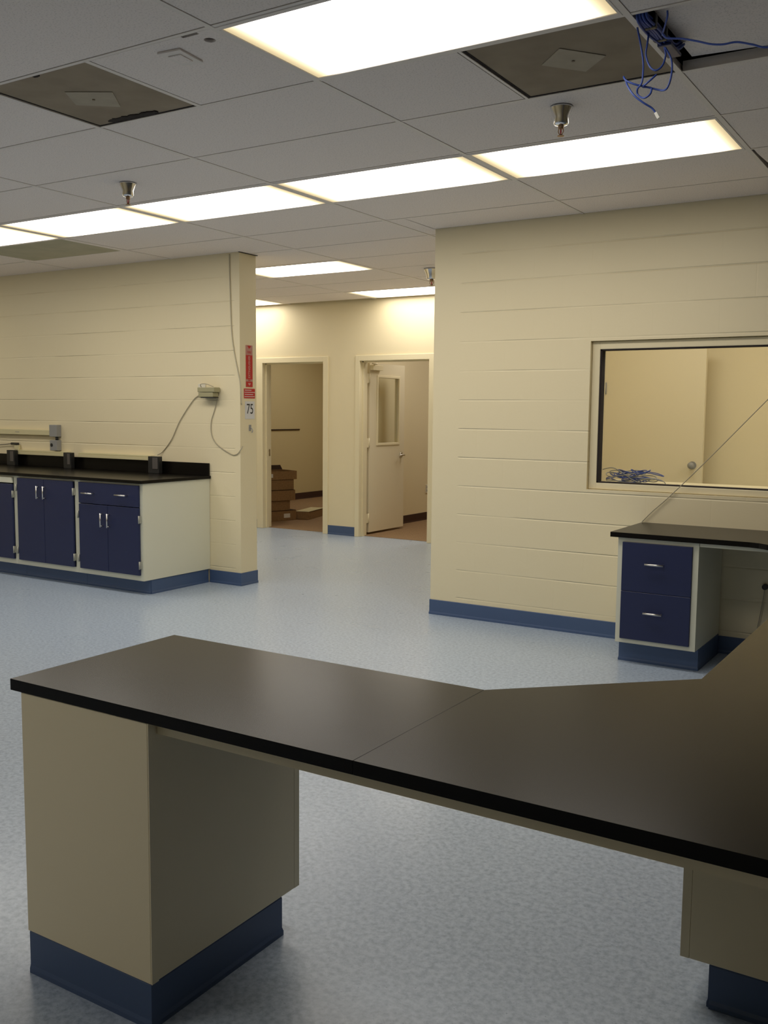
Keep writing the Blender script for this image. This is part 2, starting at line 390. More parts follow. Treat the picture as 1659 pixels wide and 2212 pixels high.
# grid bars
bm = bmesh.new()
for k in range(-5, 9): bx(bm, gx(k)-.011, YS, ZC-.001, gx(k)+.011, (YR-.002 if k > 0 else YD-.002), ZC+.004)
bx(bm, gx(2)+.011, gy(2)-.001, ZC+.0035, gx(3)-.011, gy(2)+.001, ZC+.040)
for k in range(-5, 9): bx(bm, gx(k)-.001, YS, ZC+.004, gx(k)+.001, (YR-.002 if k > 0 else YD-.002), ZC+.035)
for j in range(J0, J1):
    y = gy(j)
    if y < YS: continue
    x_end = XE if y < YR else XC
    bx(bm, XW, y-T, ZC+.0005, x_end, y+T, ZC+.0035)
bx(bm, gx(0)+.6096-.011, gy(0), ZC, gx(0)+.6096+.011, gy(1), ZC+.004)
bx(bm, gx(1)+.6096-.006, gy(1), ZC, gx(1)+.6096+.006, gy(2), ZC+.004)
obj('ceiling_grid', bm, M_tbar, ceil)
struct(box('ceiling_deck', M_dark, None, XW-.1, YS-.1, ZD, XE+.1, 13.9, ZD+.1), 'dark roof deck above the ceiling tiles', 'roof deck')
struct(box('ceiling_back_rooms', M_tile, None, -9.6, YDB, ZC, -3.32, 13.68, ZC+.02), 'tile ceiling of the rooms behind the doorways', 'ceiling')
struct(box('ceiling_window_room', M_tile, None, -2.96, YRB+.001, ZC, 1.5, 8.5, ZC+.02), 'tile ceiling of the room behind the window', 'ceiling')
# dark strip along the gap at the column's head
bm = bmesh.new(); bx(bm, XL-.0, YL-.012, ZC-.003, XL+.012, YLB+.012, ZC+.001)
struct(obj('trim_1', bm, M_dark), 'dark gap line at the top of the column', 'trim')

# displaced tiles: one tilted over the cable bundle, one pushed aside
t = thing('ceiling_tile', (gx(2)+.05, gy(1), ZC), 'ceiling tile lifted at its left end by a bundle of blue cables', 'ceiling tile')
bm = bmesh.new(); v = bx(bm, gx(2)+.052, gy(1)+.012, ZC+.004, gx(3)-.01, gy(2)-.014, ZC+.020)
for q in bm.verts: q.co.z += .036*(gx(3)-q.co.x)/1.2
for q in bm.verts: q.co.y -= .020*(gx(3)-q.co.x)/1.2 if q.co.y > gy(1)+.3 else 0
obj('panel', bm, M_tile, t)
t = thing('ceiling_tile', (gx(2)+.05, gy(4), ZC), 'ceiling tile pushed aside leaving a black slit at the right picture edge', 'ceiling tile')
bm = bmesh.new(); a = [(gx(2)+.045, gy(5)-.014), (gx(2)+.02, gy(4)+.10), (gx(2)+.02, gy(4)+.012), (gx(3)-.01, gy(4)+.012), (gx(3)-.01, gy(5)-.014)]
prism(bm, a, ZC+.003, ZC+.019); obj('panel', bm, M_tile, t)

# return-air openings
def return_panel(x0, y0, x1, y1, label, card, soot):
    t = thing('return_air_vent', ((x0+x1)/2, (y0+y1)/2, ZC), label, 'air vent', 'bare brown return-air panels')
    bm = bmesh.new(); z = ZC+.006
    bx(bm, x0+.011, y0+.009, z, x1-.011, y1-.009, z+.006)
    obj('duct_liner', bm, M_dusty, t)
    bm = bmesh.new()
    for q in ((x0+.006, y0+.005, x0+.017, y1-.005), (x1-.013, y0+.005, x1-.006, y1-.005), (x0+.017, y0+.005, x1-.013, y0+.009), (x0+.017, y1-.014, x1-.013, y1-.005)):
        bx(bm, q[0], q[1], ZC+.0042, q[2], q[3], z+.001)
    obj('duct_rim', bm, M_soot, t)
    bm = bmesh.new(); prism(bm, card, z-.003, z-.0005, .0005); k = obj('deflector_card', bm, M_dusty3, t)
    cx = sum(p[0] for p in card)/4; cy = sum(p[1] for p in card)/4
    bm = bmesh.new(); lathe(bm, [(.006, z-.007), (.006, z-.004)], cx, cy, 12); obj('screw', bm, M_dusty, k)
    if soot:
        for sx0, sx1, sy, n in soot:
            bm = bmesh.new()
            for i in range(n):
                px = sx0+(sx1-sx0)*i/(n-1)+random.uniform(-.01, .01); r = random.uniform(.010, .026)*(1 if 0 < i < n-1 else .5); ph = random.uniform(0, 6)
                pts = [(px+r*1.2*math.cos(q*math.pi/4)*random.uniform(.6, 1.2), sy+r*math.sin(q*math.pi/4)*random.uniform(.5, 1.2)) for q in range(8)]
                a = [bm.verts.new((p[0], min(max(p[1], y0+.02), y1-.012), z-.002-.0001*i)) for p in pts]
                b = [bm.verts.new((q.co.x, q.co.y, z-.0005)) for q in a]
                bm.faces.new(a[::-1]); bm.faces.new(b)
                for q in range(8): bm.faces.new((a[q], a[(q+1) % 8], b[(q+1) % 8], b[q]))
            obj('soot_stain', bm, M_soot, t)
    return t
return_panel(gx(0), gy(0), gx(0)+.6096, gy(1), 'brown return-air panel with black soot along one edge, left of the photo', [(-3.335, 2.864), (-3.242, 2.727), (-3.075, 2.826), (-3.190, 2.975)],
             [(-3.38, -3.12, gy(1)-.035, 30), (-3.2, -3.17, gy(0)+.02, 3)])
return_panel(gx(1)+.6096, gy(1), gx(2), gy(2), 'brown return-air panel touching the nearest light, beside the dangling blue cables', [(-1.474, 3.420), (-1.356, 3.300), (-1.240, 3.448), (-1.358, 3.565)], None)
t = thing('return_air_grille', ((gx(-3)+gx(-2))/2, (gy(4)+gy(5))/2, ZC), 'olive return-air grille flush in the ceiling below the leftmost lights', 'air vent')
bm = bmesh.new(); bx(bm, gx(-3)+.10, gy(4)+.012, ZC+.001, gx(-2)-.05, gy(5)-.012, ZC+.010); obj('grille_face', bm, M_dusty2, t)
for q in ((gx(-3)+.011, gy(4)+.012, gx(-3)+.10, gy(5)-.012), (gx(-2)-.05, gy(4)+.012, gx(-2)-.011, gy(5)-.012)): box('filler_strip', M_tile, t, q[0], q[1], ZC-.001, q[2], q[3], ZC+.010)

# small blank plate
t = thing('ceiling_plate', (-2.545, 2.670, ZC), 'small square white cover plate on the tile with the round hole', 'cover plate')
bm = bmesh.new(); P = [(-2.600, 2.600), (-2.498, 2.610), (-2.512, 2.745), (-2.600, 2.735)]
prism(bm, P, ZC-.006, ZC+.0015, .002); k = obj('plate', bm, M_tbar, t)
bm = bmesh.new(); prism(bm, [(-2.578, 2.632), (-2.522, 2.637), (-2.530, 2.712), (-2.580, 2.706)], ZC-.010, ZC-.0055, .003); obj('sensor_cap', bm, M_tile, k)

# ------------------------------------------------------------------ ceiling lights
def make_light(k, j, label, zc=ZC):
    cx, cy = gx(k)+GX/2, gy(j)+GY/2
    t = thing('ceiling_light', (cx, cy, zc), label, 'ceiling light', 'lay-in fluorescent ceiling lights')
    bm = bmesh.new(); X, Y = GX/2-.0115, GY/2-.0095
    for q in ((-X, -Y, X, -Y+.022), (-X, Y-.022, X, Y), (-X, -Y+.022, -X+.012, Y-.022), (X-.012, -Y+.022, X, Y-.022)):
        bx(bm, cx+q[0], cy+q[1], zc-.002, cx+q[2], cy+q[3], zc+.010, .0015, 1)
    obj('light_frame', bm, M_tbar, t)
    bm = bmesh.new(); bx(bm, cx-X+.003, cy-Y+.003, zc+.011, cx+X-.003, cy+Y-.003, zc+.075); obj('housing', bm, M_tbar, t)
    bm = bmesh.new(); bx(bm, cx-X+.0125, cy-Y+.0225, zc+.001, cx+X-.0125, cy+Y-.0225, zc+.008); o = obj('lens', bm, M_lens, t)
    o.data.materials.append(M_tbar)          # only the underside glows
    for p in o.data.polygons: p.material_index = 0 if p.normal.z < -.5 else 1
    return t
proto = None
for (k, j), lb in list(lights.items())+[(h, 'glowing ceiling light panel out of the picture over the rest of the laboratory') for h in hidden]:
    if proto is None: proto = make_light(k, j, lb)
    else:
        o = copy_tree(proto); o.location = (gx(k)+GX/2, gy(j)+GY/2, ZC); o['label'] = lb
for (lx, ly), lb in {(-2.0, 7.1): 'in the window room, left part', (-.4, 7.1): 'in the window room, middle', (.85, 7.4): 'in the window room, right part',
                     (-5.3, 10.3): 'in the room behind the open door, nearer', (-5.3, 12.3): 'in the room behind the open door, farther',
                     (-8.3, 12.0): 'in the carton room, left', (-7.1, 12.8): 'in the carton room, right'}.items():
    o = copy_tree(proto); o.location = (lx, ly, ZC-.012); o['label'] = 'added ceiling light panel out of sight '+lb  # panels added out of view to brighten the rooms behind window and doorways

# ------------------------------------------------------------------ sprinklers
def sprinkler(x, y, label):
    t = thing('sprinkler', (x, y, ZC), label, 'sprinkler', 'chrome pendant sprinklers')
    bm = bmesh.new(); lathe(bm, [(.047, ZC-.001), (.046, ZC-.006), (.031, ZC-.044), (.031, ZC-.066), (.027, ZC-.072), (.013, ZC-.076)], x, y, 40); obj('escutcheon', bm, M_chrome, t)
    bm = bmesh.new(); lathe(bm, [(.012, ZC-.076), (.012, ZC-.088), (.008, ZC-.089)], x, y, 16); obj('nozzle', bm, M_brass, t)
    bm = bmesh.new(); lathe(bm, [(.0025, ZC-.0895), (.0035, ZC-.1), (.0025, ZC-.1105)], x, y, 10); obj('glass_bulb', bm, M_red, t)
    bm = bmesh.new()
    for s in (-1, 1): tube(bm, [(x+s*.009, y, ZC-.088), (x+s*.011, y, ZC-.100), (x+s*.004, y, ZC-.113)], .0022, 8)
    lathe(bm, [(.005, ZC-.111), (.005, ZC-.115), (.014, ZC-.116), (.014, ZC-.118)], x, y, 16); obj('deflector', bm, M_brass, t)
    return t
sprinkler(-1.587, 3.900, 'chrome sprinkler hanging in front of the row\'s right-end light')
sprinkler(-4.190, 3.950, 'small chrome sprinkler on the left, just above the light row')
k = sprinkler(-4.275, 7.600, 'half-hidden chrome sprinkler over the passage beside the right block wall')
k.scale = (1.5, 1.5, 1.25)

# ------------------------------------------------------------------ baseboards
def base(name, path, m, label, **k):
    bm = bmesh.new(); cove(bm, path, **k); return struct(obj(name, bm, m), label, 'baseboard')
base('baseboard_left', [(-5.529, YL-.001), (XL+.001, YL-.001), (XL+.001, YLB+.001), (-9.0, YLB+.001)], M_cove, 'blue rubber base around the end of the left block wall')
base('baseboard_right', [(XC-.001, YD-.02), (XC-.001, YR-.001), (-1.777, YR-.001)], M_cove, 'blue rubber base along the right block wall')
base('baseboard_desk', [(-1.3225, YR-.001), (3.3, YR-.001)], M_cove, 'blue rubber base under the wall desk')
base('baseboard_hall', [(-6.601, YD-.001), (-6.197, YD-.001)], M_cove, 'short blue rubber base between the two doorways')
base('baseboard_hall_left', [(-10.4, YD-.001), (-7.668, YD-.001)], M_cove, 'blue rubber base left of the doorway')
base('baseboard_storeroom', [(-9.599, YDB+.2), (-9.599, 13.6)], M_cove2, 'dark brown rubber base in the carton room')
base('baseboard_office', [(-6.399, YDB+.02), (-6.399, 13.6)], M_cove2, 'dark brown rubber base in the room behind the open door')

# ------------------------------------------------------------------ door frames and the open door
def door_frame(parent, x0, x1, z1, xo0, xo1, zo):
    bm = bmesh.new(); f = .014; y0, y1 = YD-f, YDB+f
    bx(bm, xo0, y0, 0, x0, y1, zo, .004); bx(bm, x1, y0, 0, xo1, y1, zo, .004)
    bx(bm, x0-.004, y0, z1, x1+.004, y1, zo, .004)
    bx(bm, x0, YD+.05, 0, x0+.014, YD+.09, z1); bx(bm, x1-.014, YD+.05, 0, x1, YD+.09, z1); bx(bm, x0, YD+.05, z1-.014, x1, YD+.09, z1)
    return obj('door_frame', bm, M_trim, parent)
d1 = sempty('door_1', (-7.12, YD, 0), 'open doorway to the dim carton room', 'doorway')
door_frame(d1, D1[0], D1[1], D1[2], -7.667, -6.590, 2.093)
box('strike_plate', M_steel, d1, D1[0], YD+.10, .895, D1[0]+.003, YD+.135, .975)
d2 = sempty('door_2', (-5.68, YD, 0), 'doorway with the cream door standing open inwards', 'door')
door_frame(d2, D2[0], D2[1], D2[2], -6.206, -5.165, 2.093)
LX0, LX1, LY0, LY1 = -6.195, -6.150, 9.496, 10.290; WY0, WY1, VZ0, VZ1 = 9.67, 10.155, 1.075, 1.860
bm = bmesh.new()
bx(bm, LX0, LY0, .030, LX1, LY1, VZ0); bx(bm, LX0, LY0, VZ1, LX1, LY1, 2.020)
bx(bm, LX0, LY0, VZ0, LX1, WY0, VZ1); bx(bm, LX0, WY1, VZ0, LX1, LY1, VZ1)
leaf = obj('door_leaf', bm, M_leaf, d2)
bm = bmesh.new()
for xa, xb in ((LX1-.012, LX1+.010), (LX0-.010, LX0+.012)):
    bx(bm, xa, WY0-.02, VZ0-.022, xb, WY1+.02, VZ0+.006, .003, 1); bx(bm, xa, WY0-.02, VZ1-.006, xb, WY1+.02, VZ1+.022, .003, 1)
    bx(bm, xa, WY0-.02, VZ0, xb, WY0+.006, VZ1, .003, 1); bx(bm, xa, WY1-.006, VZ0, xb, WY1+.02, VZ1, .003, 1)
obj('vision_frame', bm, M_trim, leaf)
box('vision_pane', M_glass, leaf, (LX0+LX1)/2-.003, WY0, VZ0, (LX0+LX1)/2+.003, WY1, VZ1)
bm = bmesh.new(); hy, hz = 10.215, .925
tube(bm, [(LX1, hy, hz), (LX1+.012, hy, hz)], .030, 20, False); tube(bm, [(LX1+.01, hy, hz), (LX1+.050, hy, hz)], .012, 12, False)
tube(bm, [(LX1+.050, hy+.008, hz), (LX1+.054, hy-.05, hz+.002), (LX1+.052, hy-.11, hz-.002)], .010, 12); obj('lever_handle', bm, M_steel, leaf)
for hzv in (.20, 1.09, 1.84):
    bm = bmesh.new(); bx(bm, D2[0]-.002, YDB+.002, hzv-.055, LX1-.004, LY0+.01, hzv+.055); tube(bm, [(LX1+.004, LY0-.012, hzv-.055), (LX1+.004, LY0-.012, hzv+.055)], .008, 10, False)
    obj('hinge', bm, M_trim, d2)
bm = bmesh.new(); bx(bm, LX1+.001, 9.50, 1.935, LX1+.045, 9.72, 1.995, .004); tube(bm, [(LX1+.025, 9.55, 1.998), (LX1+.10, 9.50, 2.004), (LX1+.06, YDB+.02, 2.008)], .008, 8, False)
obj('door_closer', bm, M_trim, leaf)
# outlet on the office wall
t = thing('wall_outlet', (-6.399, 11.32, .42), 'white wall outlet low on the wall behind the open door', 'outlet')
box('cover_plate', M_white, t, -6.399, 11.285, .365, -6.391, 11.36, .480, bev=.002)
bm = bmesh.new(); bx(bm, -6.391, 11.305, .385, -6.388, 11.34, .415, .001); bx(bm, -6.391, 11.305, .430, -6.388, 11.34, .460, .001); obj('socket', bm, M_grey, t)
# chair rail in the carton room
t = tag(box('chalk_rail', M_dkbrown, None, -9.5995, 11.5, 1.143, -9.585, 12.70, 1.163), 'thin dark rail on the tan wall above the stacked cartons', 'rail')

# ------------------------------------------------------------------ cartons
def carton(x, y, z, ang, L, W, H, label, group='cardboard cartons', lab=None, openlid=False, pale=False):
    """origin at the near bottom corner; L runs along ang, W runs to the left of it"""
    t = thing('cardboard_box', (0, 0, 0), label, 'box', group)
    bm = bmesh.new(); s = .006
    if openlid:
        bx(bm, 0, 0, 0, L, W, s)
        for q in ((0, 0, L, s), (0, W-s, L, W), (0, s, s, W-s), (L-s, s, L, W-s)): bx(bm, q[0], q[1], s, q[2], q[3], H)
    else:
        bx(bm, 0, 0, 0, L, W, H-.004, .003, 1)
    obj('carton', bm, M_card, t)
    bm = bmesh.new()
    if openlid:
        v = [bm.verts.new(p) for p in ((L*.45, W-.002, H), (L, W-.002, H), (L, W+.05, H+.055), (L*.45, W+.05, H+.055))]
        f = bm.faces.new(v); r = bmesh.ops.extrude_face_region(bm, geom=[f]); bmesh.ops.translate(bm, verts=[q for q in r['geom'] if isinstance(q, bmesh.types.BMVert)], vec=(0, .004, .003))
        obj('flap', bm, M_dkbrown, t)
        bm = bmesh.new(); bx(bm, s, s, H*.35, L-s, W-s, H*.4); obj('interior_shade', bm, M_dkbrown, t)  # dark slab gives the open carton its shaded inside
    else:
        bx(bm, .01, -.004, H-.004, L-.01, W+.004, H-.0005); obj('gap_shade', bm, M_dkbrown, t)  # dark sheet stands in for the shaded gap between stacked cartons
    if pale: bm = bmesh.new(); bx(bm, .004, .004, H, L-.004, W-.004, H+.002); obj('pale_top', bm, M_race, t)
    if lab is not None:
        bm = bmesh.new(); bx(bm, lab[0], -.0015, lab[1], lab[0]+lab[2], -.0002, lab[1]+lab[3]); obj('address_label', bm, M_paper, t)
    t.location = (x, y, z); t.rotation_euler = (0, 0, ang); return t
A0 = math.radians(72)
Z0 = .004
specs = [(-7.955, 9.78, A0, .50, .134, 'bottom carton of the stack in the dim room, with a white label', (.30, .035, .10, .055)),
         (-7.965, 9.76, A0+.02, .43, .134, 'second carton from the bottom of the stack, slightly shorter', None),
         (-7.945, 9.77, A0-.04, .47, .140, 'middle carton of the stack of five', None),
         (-7.955, 9.76, A0+.01, .48, .138, 'carton directly under the open one on top of the stack', (.03, .045, .06, .05))]
z = Z0
for x, y, a, L, H, lb, la in specs:
    carton(x, y, z, a, L, .36, H, lb, 'stacked cartons behind the left doorway', la); z += H
carton(-7.955, 9.75, z, A0-.03, .52, .36, .112, 'open carton with a dark flap on top of the stack', 'stacked cartons behind the left doorway', (.05, .03, .10, .05), True)
carton(-7.655, 10.345, Z0, math.radians(105), .60, .21, .105, 'low flat carton lying on the carpet right of the stack', 'stacked cartons behind the left doorway', None, pale=True)

# ------------------------------------------------------------------ window in the right wall
w1 = sempty('window_1', (WX0, YR, WZ0), 'interior window with cream frame in the right block wall', 'window')
bm = bmesh.new(); F = .054; ya_, yb_ = YR+.030, YR+.15
bx(bm, WX0+.002, ya_, WZ0+.002, WX0+F, yb_, WZ1-.002, .004); bx(bm, WX1-F, ya_, WZ0+.002, WX1-.002, yb_, WZ1-.002, .004)
bx(bm, WX0+F-.004, ya_, WZ0+.002, WX1-F+.004, yb_, WZ0+.044, .004); bx(bm, WX0+F-.004, ya_, WZ1-.052, WX1-F+.004, yb_, WZ1-.002, .004)
obj('window_frame', bm, M_trim, w1)
bm = bmesh.new(); gx0, gx1, gz0, gz1 = WX0+F, WX1-F, WZ0+.044, WZ1-.052
yg = YR+.075
# dark glazing gasket on the face of the pane
for q in ((gx0, gz0, gx0+.012, gz1), (gx1-.012, gz0, gx1, gz1), (gx0, gz0, gx1, gz0+.007), (gx0, gz1-.008, gx1, gz1)):
    bx(bm, q[0], ya_+.004, q[1], q[2], yg+.02, q[3])
obj('gasket', bm, M_soot, w1)
box('window_pane', M_glass, w1, gx0, yg, gz0, gx1, yg+.006, gz1)
# door seen through the window
d3 = sempty('door_3', (-2.87, 8.25, 0), 'cream door with round knob seen through the window', 'door')
box('door_leaf', M_leaf, d3, -2.875, 8.24, .03, -2.015, 8.285, 2.05, bev=.002)
bm = bmesh.new(); tube(bm, [(-2.095, 8.24, 1.028), (-2.095, 8.232, 1.028)], .033, 24, False); tube(bm, [(-2.095, 8.232, 1.028), (-2.095, 8.205, 1.028)], .012, 12, False)
bmesh.ops.create_uvsphere(bm, u_segments=20, v_segments=12, radius=.028, matrix=Matrix.Translation((-2.095, 8.19, 1.028))); obj('door_knob', bm, M_grey, d3)
for zz_ in (1.675, .30):
    bm = bmesh.new(); tube(bm, [(-2.868, 8.232, zz_-.05), (-2.868, 8.232, zz_+.05)], .009, 10, False); obj('hinge', bm, M_grey, d3)
# coil of blue network cable on the inside sill
t = thing('window_sill_shelf', (-1.2, YRB, 0.99), 'cream shelf inside the window under the coiled cable', 'shelf')
box('shelf_board', M_trim, t, WX0+.01, YR+.152, .972, WX1-.01, YRB+.32, .998, bev=.002)
t = thing('cable_coil', (-1.98, 6.22, 1.0), 'tangled heap of blue network cable behind the window glass', 'cable')
bm = bmesh.new(); bmk = bmesh.new()
for i in range(15):
    cx, cy = -2.0+random.uniform(-.06, .09), 6.27+random.uniform(-.03, .03); rx, ry = random.uniform(.06, .15), random.uniform(.03, .07)
    zz_ = 1.006+.0050*i; ph = random.uniform(0, 6); pts = []
    for q in range(13):
        a = ph+q*2*math.pi/12; pts.append((max(cx+rx*math.cos(a), -2.17), max(cy+ry*math.sin(a), 6.165), max(1.004, zz_+.012*math.sin(2*a+i))))
    tube(bm if i % 3 else bmk, pts, .0032, 6)
obj('blue_loops', bm, M_blue, t); obj('grey_loops', bmk, M_grey, t)
bm = bmesh.new()
tube(bm, [(-2.17, 6.18, 1.080), (-2.09, 6.18, 1.098), (-2.03, 6.19, 1.070), (-1.95, 6.2, 1.02), (-1.9, 6.21, 1.004)], .0032, 6)
tube(bm, [(-1.90, 6.2, 1.03), (-1.84, 6.19, 1.038), (-1.79, 6.18, 1.034), (-1.745, 6.18, 1.02), (-1.735, 6.18, 1.003)], .0032, 6)
obj('loose_end', bm, M_grey, t)
# thin cord leaning across the window
bm = bmesh.new(); tube(bm, [(-1.818, YR-.012, .776), (-1.75, YR-.014, .85), (-1.645, YR-.012, .952), (-1.42, YR-.02, 1.19), (-1.105, YR-.03, 1.538), (-.80, YR-.03, 1.87), (-.55, YR-.02, 2.2), (-.5, YR-.012, ZC-.02)], .0028, 8)
tag(obj('cord', bm, M_wire, None, (-1.818, YR-.012, .776)), 'thin beige cord running up across the window from the desk corner', 'cord')

# ------------------------------------------------------------------ left run of base cabinets (face looks towards the viewer, -y)
FY = 5.303; CT = .880
def bar_handle(parent, a, b, out):
    """bar pull between points a and b on a face whose outward direction is out"""
    bm = bmesh.new(); a, b, o = Vector(a), Vector(b), Vector(out)*.028
    d = (b-a).normalized()*.012
    tube(bm, [a+d*.5, a+d*.5+o], .0045, 8, False); tube(bm, [b-d*.5, b-d*.5+o], .0045, 8, False)
    tube(bm, [a-d*.2+o, b+d*.2+o], .0062, 10, False)
    return obj('handle', bm, M_steel, parent)
def hinge_knuckle(parent, x, z, y=FY):
    bm = bmesh.new(); tube(bm, [(x, y-.024, z-.030), (x, y-.024, z+.030)], .006, 8, False); bx(bm, x-.005, y-.018, z-.028, x+.005, y-.001, z+.028)
    return obj('hinge', bm, M_hinge, parent)
def cab_shell(t, x0, x1, fr=.030, top=.012, mid=None):
    bm = bmesh.new(); y1 = YL-.004
    bx(bm, x0, FY+.02, .115, x0+.018, y1, CT-.001); bx(bm, x1-.018, FY+.02, .115, x1, y1, CT-.001)
    bx(bm, x0+.018, FY+.02, .115, x1-.018, y1, .133); bx(bm, x0+.018, y1-.012, .133, x1-.018, y1, CT-.001); bx(bm, x0+.018, FY+.02, CT-.02, x1-.018, y1-.012, CT-.001)
    obj('carcass', bm, M_cab, t)
    bm = bmesh.new(); bx(bm, x0, FY, .115, x0+fr, FY+.02, CT-.001); bx(bm, x1-fr, FY, .115, x1, FY+.02, CT-.001)
    bx(bm, x0+fr, FY, .115, x1-fr, FY+.02, .157); bx(bm, x0+fr, FY, CT-.016, x1-fr, FY+.02, CT-.001)
    obj('face_frame', bm, M_cab, t)
def front(parent, name, x0, x1, z0, z1, m=M_navy):
    return box(name, m, parent, x0+.0015, FY-.020, z0+.0015, x1-.0015, FY-.001, z1-.0015, bev=.0015, seg=1)
# end cabinet with a wide drawer above two doors
t = thing('base_cabinet', (-5.92, FY, 0), 'end base cabinet with a two-handled navy drawer above two navy doors', 'cabinet', 'base cabinets against the left block wall')
X0, X1 = -6.268, -5.530
cab_shell(t, X0, X1)
box('end_panel', M_cab, t, X1+.0002, FY+.002, .115, X1+.006, YL-.003, CT-.001)
d = front(t, 'drawer', -6.236, -5.552, .694, .866)
bar_handle(d, (-6.168, FY-.020, .778), (-6.046, FY-.020, .778), (0, -1, 0)); bar_handle(d, (-5.785, FY-.020, .782), (-5.668, FY-.020, .782), (0, -1, 0))
for a, b, hx, kx in ((-6.236, -5.899, -5.953, -6.243), (-5.899, -5.552, -5.876, -5.545)):
    d = front(t, 'door', a, b, .157, .691); bar_handle(d, (hx, FY-.020, .625), (hx, FY-.020, .518), (0, -1, 0))
    for hz in (.60, .24): hinge_knuckle(d, kx, hz)
bm = bmesh.new(); cove(bm, [(X0, 5.390), (X1-.006, 5.390), (X1-.006, 5.39), ][:2], h=.112)
cove(bm, [(X1-.006, 5.3895), (X1-.006, YL-.018)], h=.112)
bx(bm, X0, 5.391, 0, X1-.007, YL-.02, .1145); obj('toe_kick', bm, M_cove, t)
# tall-door cabinet
t = thing('base_cabinet', (-6.66, FY, 0), 'middle base cabinet with two full-height navy doors', 'cabinet', 'base cabinets against the left block wall')
X0, X1 = -7.040, -6.270
cab_shell(t, X0, X1)
for a, b, hx, kx in ((-7.008, -6.662, -6.722, -7.015), (-6.662, -6.305, -6.640, -6.298)):
    d = front(t, 'door', a, b, .157, .866); bar_handle(d, (hx, FY-.020, .806), (hx, FY-.020, .703), (0, -1, 0))
    for hz in (.78, .24): hinge_knuckle(d, kx, hz)
bm = bmesh.new(); cove(bm, [(X0, 5.390), (X1, 5.390)], h=.112); bx(bm, X0, 5.391, 0, X1, YL-.02, .1145); obj('toe_kick', bm, M_cove, t)
# cabinet cut by the picture's left edge
t = thing('base_cabinet', (-7.45, FY, 0), 'base cabinet at the left picture edge with a pale apron above navy doors', 'cabinet', 'base cabinets against the left block wall')
X0, X1 = -7.860, -7.042
cab_shell(t, X0, X1); front(t, 'apron_panel', -7.828, -7.074, .815, .866, M_cab)
for a, b, hx, kx in ((-7.828, -7.45, -7.49, -7.835), (-7.45, -7.074, -7.41, -7.067)):
    d = front(t, 'door', a, b, .157, .808); bar_handle(d, (hx, FY-.020, .75), (hx, FY-.020, .645), (0, -1, 0))
    for hz in (.72, .24): hinge_knuckle(d, kx, hz)
bm = bmesh.new(); cove(bm, [(X0, 5.390), (X1, 5.390)], h=.112); bx(bm, X0, 5.391, 0, X1, YL-.02, .1145); obj('toe_kick', bm, M_cove, t)
# worktop with backsplash
t = thing('worktop', (-6.7, FY, CT), 'long black epoxy worktop with backsplash on the left cabinets', 'worktop')
box('top_slab', M_black, t, -8.6, FY-.028, CT+.0005, -5.508, YL-.003, .906, bev=.003)
box('backsplash', M_black, t, -8.6, YL-.024, .9062, -5.520, YL-.003, 1.010, bev=.002)
# service raceways standing on the backsplash
def service_strip(x0, x1, label):
    t = thing('power_raceway', ((x0+x1)/2, YL, 1.011), label, 'power strip', 'cream raceways above the backsplash')
    bm = bmesh.new(); bx(bm, x0, YL-.055, 1.012, x1, YL-.002, 1.040, .002, 1); bx(bm, x0, YL-.050, 1.041, x1, YL-.002, 1.055, .002, 1); obj('channel', bm, M_race, t)
    return t
service_strip(-6.155+.0-.93, -6.160, 'cream raceway between the two black outlet pedestals on the worktop')
service_strip(-7.97, -7.242, 'cream raceway at the left picture edge above the backsplash')
def service_post(x0, x1, label):
    t = thing('outlet_pedestal', ((x0+x1)/2, YL-.07, .907), label, 'outlet', 'black outlet pedestals on the worktop')
    box('post_body', M_blackp, t, x0, YL-.100, .9065, x1, YL-.057, 1.052, bev=.003)
    box('outlet_plate', M_dgrey, t, x0+.055, YL-.104, .945, x1-.010, YL-.1005, 1.042, bev=.001); return t
service_post(-7.232, -7.130, 'black outlet pedestal left, below the grey boxes on the wall')
service_post(-6.142, -6.014, 'black outlet pedestal at the right end of the raceway')
service_post(-8.05, -7.935, 'black outlet pedestal cut by the left picture edge')
# wall raceway with grey boxes
t = thing('wall_raceway', (-7.9, YL, 1.23), 'horizontal cream raceway on the block wall at the left picture edge', 'raceway')
box('channel', M_race, t, -8.7, YL-.040, 1.203, -7.480, YL-.001, 1.252, bev=.003)
box('cover_seam', M_grey, t, -7.99, YL-.0412, 1.225, -7.93, YL-.0402, 1.230)
t = thing('junction_box', (-7.42, YL, 1.18), 'pair of grey metal outlet boxes on the wall, ending the raceway', 'electrical box')
box('upper_box', M_grey, t, -7.476, YL-.055, 1.192, -7.372, YL-.001, 1.303, bev=.003)
b2 = box('lower_box', M_grey, t, -7.472, YL-.055, 1.062, -7.374, YL-.001, 1.160, bev=.003)
bm = bmesh.new(); tube(bm, [(-7.445, YL-.055, 1.115), (-7.445, YL-.059, 1.115)], .016, 16, False); obj('socket', bm, M_ink, b2)
bm = bmesh.new(); tube(bm, [(-7.40, YL-.03, 1.159), (-7.40, YL-.03, 1.193)], .014, 12, False); obj('conduit_nipple', bm, M_blackp, t)
# plug lying above the strip at the far left
t = thing('power_plug', (-8.0, YL-.03, 1.056), 'small black plug with thin cord on the raceway at left picture edge', 'plug')
box('plug_body', M_blackp, t, -8.075, YL-.035, 1.100, -7.975, YL-.010, 1.122, bev=.004); box('plug_base', M_race, t, -8.03, YL-.03, 1.0555, -7.96, YL-.005, 1.0995, bev=.003)
bm = bmesh.new(); tube(bm, [(-8.075, YL-.022, 1.111), (-8.16, YL-.02, 1.103), (-8.3, YL-.02, 1.09), (-8.45, YL-.02, 1.06)], .0035, 6); obj('plug_cord', bm, M_blackp, t)
